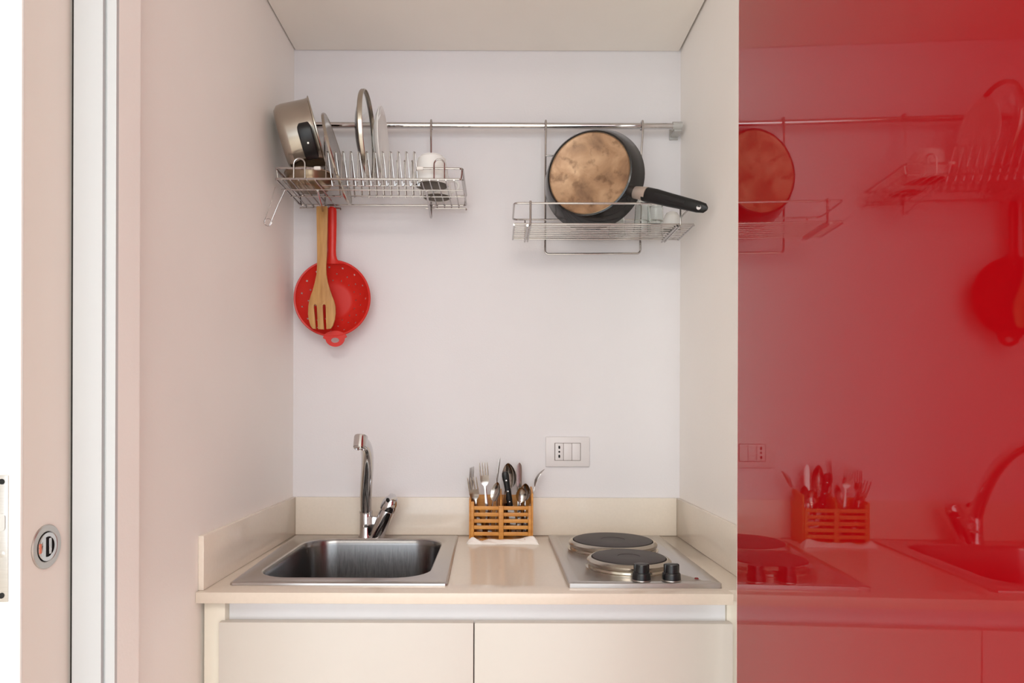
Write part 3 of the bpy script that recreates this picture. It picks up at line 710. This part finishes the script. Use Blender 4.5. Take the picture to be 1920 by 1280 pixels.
# ---- cutlery: local z from handle end to tip, face towards -y
def place(base, tipp, roll):
    z = (tipp-base).normalized(); m = frame(base, z, (0, 1, 0)) @ Matrix.Rotation(math.radians(roll), 4, 'Z')
    return m, (tipp-base).length
def fork(base, tipp, roll, wid, label, curve=.008):
    m, Ln = place(base, tipp, roll)
    tl = .05; hd = Ln-tl
    def yo(z): return -curve*max(0, (z-(Ln-.075))/.075)**2+.5*curve*max(0, 1-abs(z-(Ln-.055))/.03)
    st_ = [(0, .0075, 0, 0, .002), (.02, .0072, 0, 0, .002), (hd*.55, .0042, 0, 0, .0022), (hd-.022, .0028, yo(hd-.022), 0, .0028), (hd-.012, .0036, yo(hd-.012), .0002, .0026), (hd-.004, wid*.42, yo(hd-.004), .001, .002), (hd+.004, wid*.50, yo(hd+.004), .0012, .0018), (hd+.016, wid*.5, yo(hd+.016), .0012, .0016)]
    bm = strip(st_, 6, m)
    tw = wid/7.4
    for k in range(4):
        xo = -wid/2+tw/2+k*(wid-tw)/3
        sts = [(hd+.013, tw*.55, yo(hd+.013), 0, .0016), (Ln-.015, tw*.5, yo(Ln-.015), 0, .0015), (Ln-.003, tw*.36, yo(Ln-.003), 0, .0012), (Ln, tw*.12, yo(Ln), 0, .0006)]
        strip(sts, 2, m @ Matrix.Translation((xo, .0011*(1-(2*xo/wid)**2), 0)), bm)
    o = obj('fork', bm, 'darksteel', loc=base); return tag(o, label, 'fork', 'cutlery in the bamboo holder')
def spoon(base, tipp, roll, wid, bl, label, cup_=.006, bend=.0):
    m, Ln = place(base, tipp, roll); hd = Ln-bl
    st_ = [(0, .0075, 0, 0, .002), (.02, .007, 0, 0, .002), (hd*.6, .0040, bend*.3, 0, .0022), (hd-.010, .0027, bend*.2, 0, .0028)]
    for u in (.0, .08, .2, .35, .5, .65, .8, .9, .96, 1):
        w = wid/2*max(.10, (math.sin(PI*min(1, u**.85*.5+.5*u))**.55 if 0 < u < 1 else .1))
        st_.append((hd+bl*u, w, bend*(.2-1.2*u*u)-0*u, cup_*math.sin(PI*u)**.7 if 0 < u < 1 else 0, .0014))
    bm = strip(st_, 8, m)
    o = obj('spoon', bm, 'darksteel', loc=base); return tag(o, label, 'spoon', 'cutlery in the bamboo holder')
def knife(base, tipp, roll, wid, label):
    m, Ln = place(base, tipp, roll)
    st_ = [(0, .006, 0, 0, .004), (Ln*.45, .005, 0, 0, .004), (Ln*.5, wid*.4, 0, 0, .002), (Ln*.6, wid*.48, 0, 0, .0016), (Ln-.02, wid*.5, 0, 0, .0014), (Ln-.008, wid*.44, 0, 0, .0013), (Ln-.002, wid*.25, 0, 0, .001), (Ln, wid*.08, 0, 0, .0008)]
    o = obj('table_knife', strip(st_, 4, m), 'darksteel', loc=base); return tag(o, label, 'knife', 'cutlery in the bamboo holder')
zb_ = ZT+.0075
fork(V(-.040, 1.742, zb_), wp(885, 893, 1.724), 0, .025, 'fork leaning out over the left end of the holder, tines low')
fork(V(-.030, 1.770, zb_), wp(877, 877, 1.770), 62, .022, 'fork seen edge on curving out at the back left', .014)
fork(V(-.0170, 1.748, zb_), wp(906, 866, 1.752), 4, .0225, 'upright fork with four bright tines facing out, left compartment')
spoon(V(-.030, 1.731, zb_), wp(934, 904, 1.731), -42, .030, .050, 'dark teaspoon tilted right beside the holder divider', .008)
fork(V(-.0005, 1.776, zb_), wp(935, 858, 1.768), 80, .020, 'tallest fork seen edge on behind the divider', .004)
spoon(V(.0450, 1.772, zb_), wp(953, 868, 1.774), -25, .040, .066, 'large serving spoon standing behind the black handled knife', .010)
knife(V(.0600, 1.766, zb_), wp(974, 867, 1.776), 12, .0135, 'table knife with rounded blade upright in the right compartment')
spoon(V(.0740, 1.772, zb_), wp(1013, 877, 1.770), 84, .024, .050, 'teaspoon seen edge on leaning out to the right', .006, .012)
spoon(V(.0580, 1.742, zb_), wp(978, 913, 1.732), 8, .026, .040, 'small bright teaspoon at the front of the right compartment', .006)
spoon(V(.0690, 1.744, zb_), wp(986, 906, 1.750), -20, .028, .044, 'dark teaspoon just behind the bright front teaspoon', .007)
fork(V(.0270, 1.752, zb_), wp(949, 918, 1.742), 30, .018, 'short fork low beside the black handle, right compartment')
# steak knife, handle up
ka = V(.0480, 1.752, zb_); kb_ = wp(947, 884, 1.738)
m, Ln = place(ka, kb_, 0)
kn = thing('steak_knife', ka, 'steak knife with riveted black handle pointing up', 'knife', 'cutlery in the bamboo holder')
obj('blade', strip([(0, .003, 0, 0, .0012), (.012, .007, 0, 0, .0014), (.055, .008, 0, 0, .0016), (Ln-.088, .008, 0, 0, .0018)], 4, m), 'darksteel', kn)
hh = Ln-.09
obj('handle', strip([(hh, .0068, 0, 0, .010), (hh+.02, .0078, 0, 0, .012), (hh+.05, .0072, 0, 0, .012), (hh+.068, .0082, 0, 0, .013), (hh+.080, .0092, 0, 0, .013), (hh+.087, .0080, 0, 0, .012), (hh+.09, .0050, 0, 0, .009)], 6, m @ Matrix.Translation((0, 0, 0))), 'black', kn)
for z in (.012, .040, .068):
    obj('rivet', lathe([(0, .0008), (.0019, .0006), (.0022, -.001), (0, -.001)], m @ frame((0, -.0062, hh+z), (0, -1, 0)), 14), 'chrome', kn)

# ================================================================== NAPKIN
bm = bmesh.new(); nx, ny = 44, 12
na = wp(877, 1017, 1.690); nb_ = wp(1009, 1017, 1.690)
random.seed(3)
ph = [random.uniform(0, 6.28) for _ in range(6)]
rows = []
def napk(u, v):
    x = na.x+(nb_.x-na.x)*u + .002*math.sin(9*v+ph[0])
    yy = 1.672+.031*v+.0025*math.sin(7*u+ph[1])*(1-v)+.001*math.sin(19*u+ph[4])
    env = min(1, u/.08, (1-u)/.05)**.5 if 0 < u < 1 else 0
    h = 1.55*(.0062+.0035*math.sin(5.3*u+ph[2])+.0016*math.sin(15*u+6*v+ph[3])+.0008*math.sin(37*u+11*v))*(math.sin(PI*min(1, .12+v*.88)))**.5
    h += .004*v*math.sin(PI*u)
    if .12 < u < .3: h *= .55+.45*abs((u-.21)/.09)
    return x, yy, ZT+.0008+max(.0004, h*env)
top_ = [[bm.verts.new(napk(i/nx, j/ny)) for j in range(ny+1)] for i in range(nx+1)]
bot_ = [[bm.verts.new((top_[i][j].co.x, top_[i][j].co.y, ZT+.0003)) for j in range(ny+1)] for i in range(nx+1)]
for i in range(nx):
    for j in range(ny):
        bm.faces.new((top_[i][j], top_[i+1][j], top_[i+1][j+1], top_[i][j+1])); bm.faces.new((bot_[i][j], bot_[i][j+1], bot_[i+1][j+1], bot_[i+1][j]))
for i in range(nx):
    bm.faces.new((top_[i][0], bot_[i][0], bot_[i+1][0], top_[i+1][0])); bm.faces.new((top_[i][ny], top_[i+1][ny], bot_[i+1][ny], bot_[i][ny]))
for j in range(ny):
    bm.faces.new((top_[0][j], top_[0][j+1], bot_[0][j+1], bot_[0][j])); bm.faces.new((top_[nx][j], bot_[nx][j], bot_[nx][j+1], top_[nx][j+1]))
nap = tag(obj('paper_napkin', bm, 'paper', loc=((na.x+nb_.x)/2, 1.688, ZT), smooth=60), 'crumpled white paper napkin with red print in front of the cutlery holder', 'napkin')
for (u, v, r_) in ((.18, .55, .0022), (.22, .7, .0015), (.31, .8, .0022), (.735, .82, .0022), (.75, .65, .0012), (.82, .25, .0013), (.9, .6, .0012)):
    bm = bmesh.new(); du, dv = r_/.17, r_/.03
    x, y, z = napk(u, v)
    vs = [bm.verts.new(Vector(napk(u+du*math.cos(a*PI/5)*(.7+.3*math.cos(3*a)), v+dv*math.sin(a*PI/5)))+Vector((0, -.0002, .0004))) for a in range(10)]
    c0 = bm.verts.new(Vector((x, y-.0002, z+.0004)))
    for a in range(10): bm.faces.new((c0, vs[a], vs[(a+1) % 10]))
    obj('printed_mark', bm, 'print', nap)
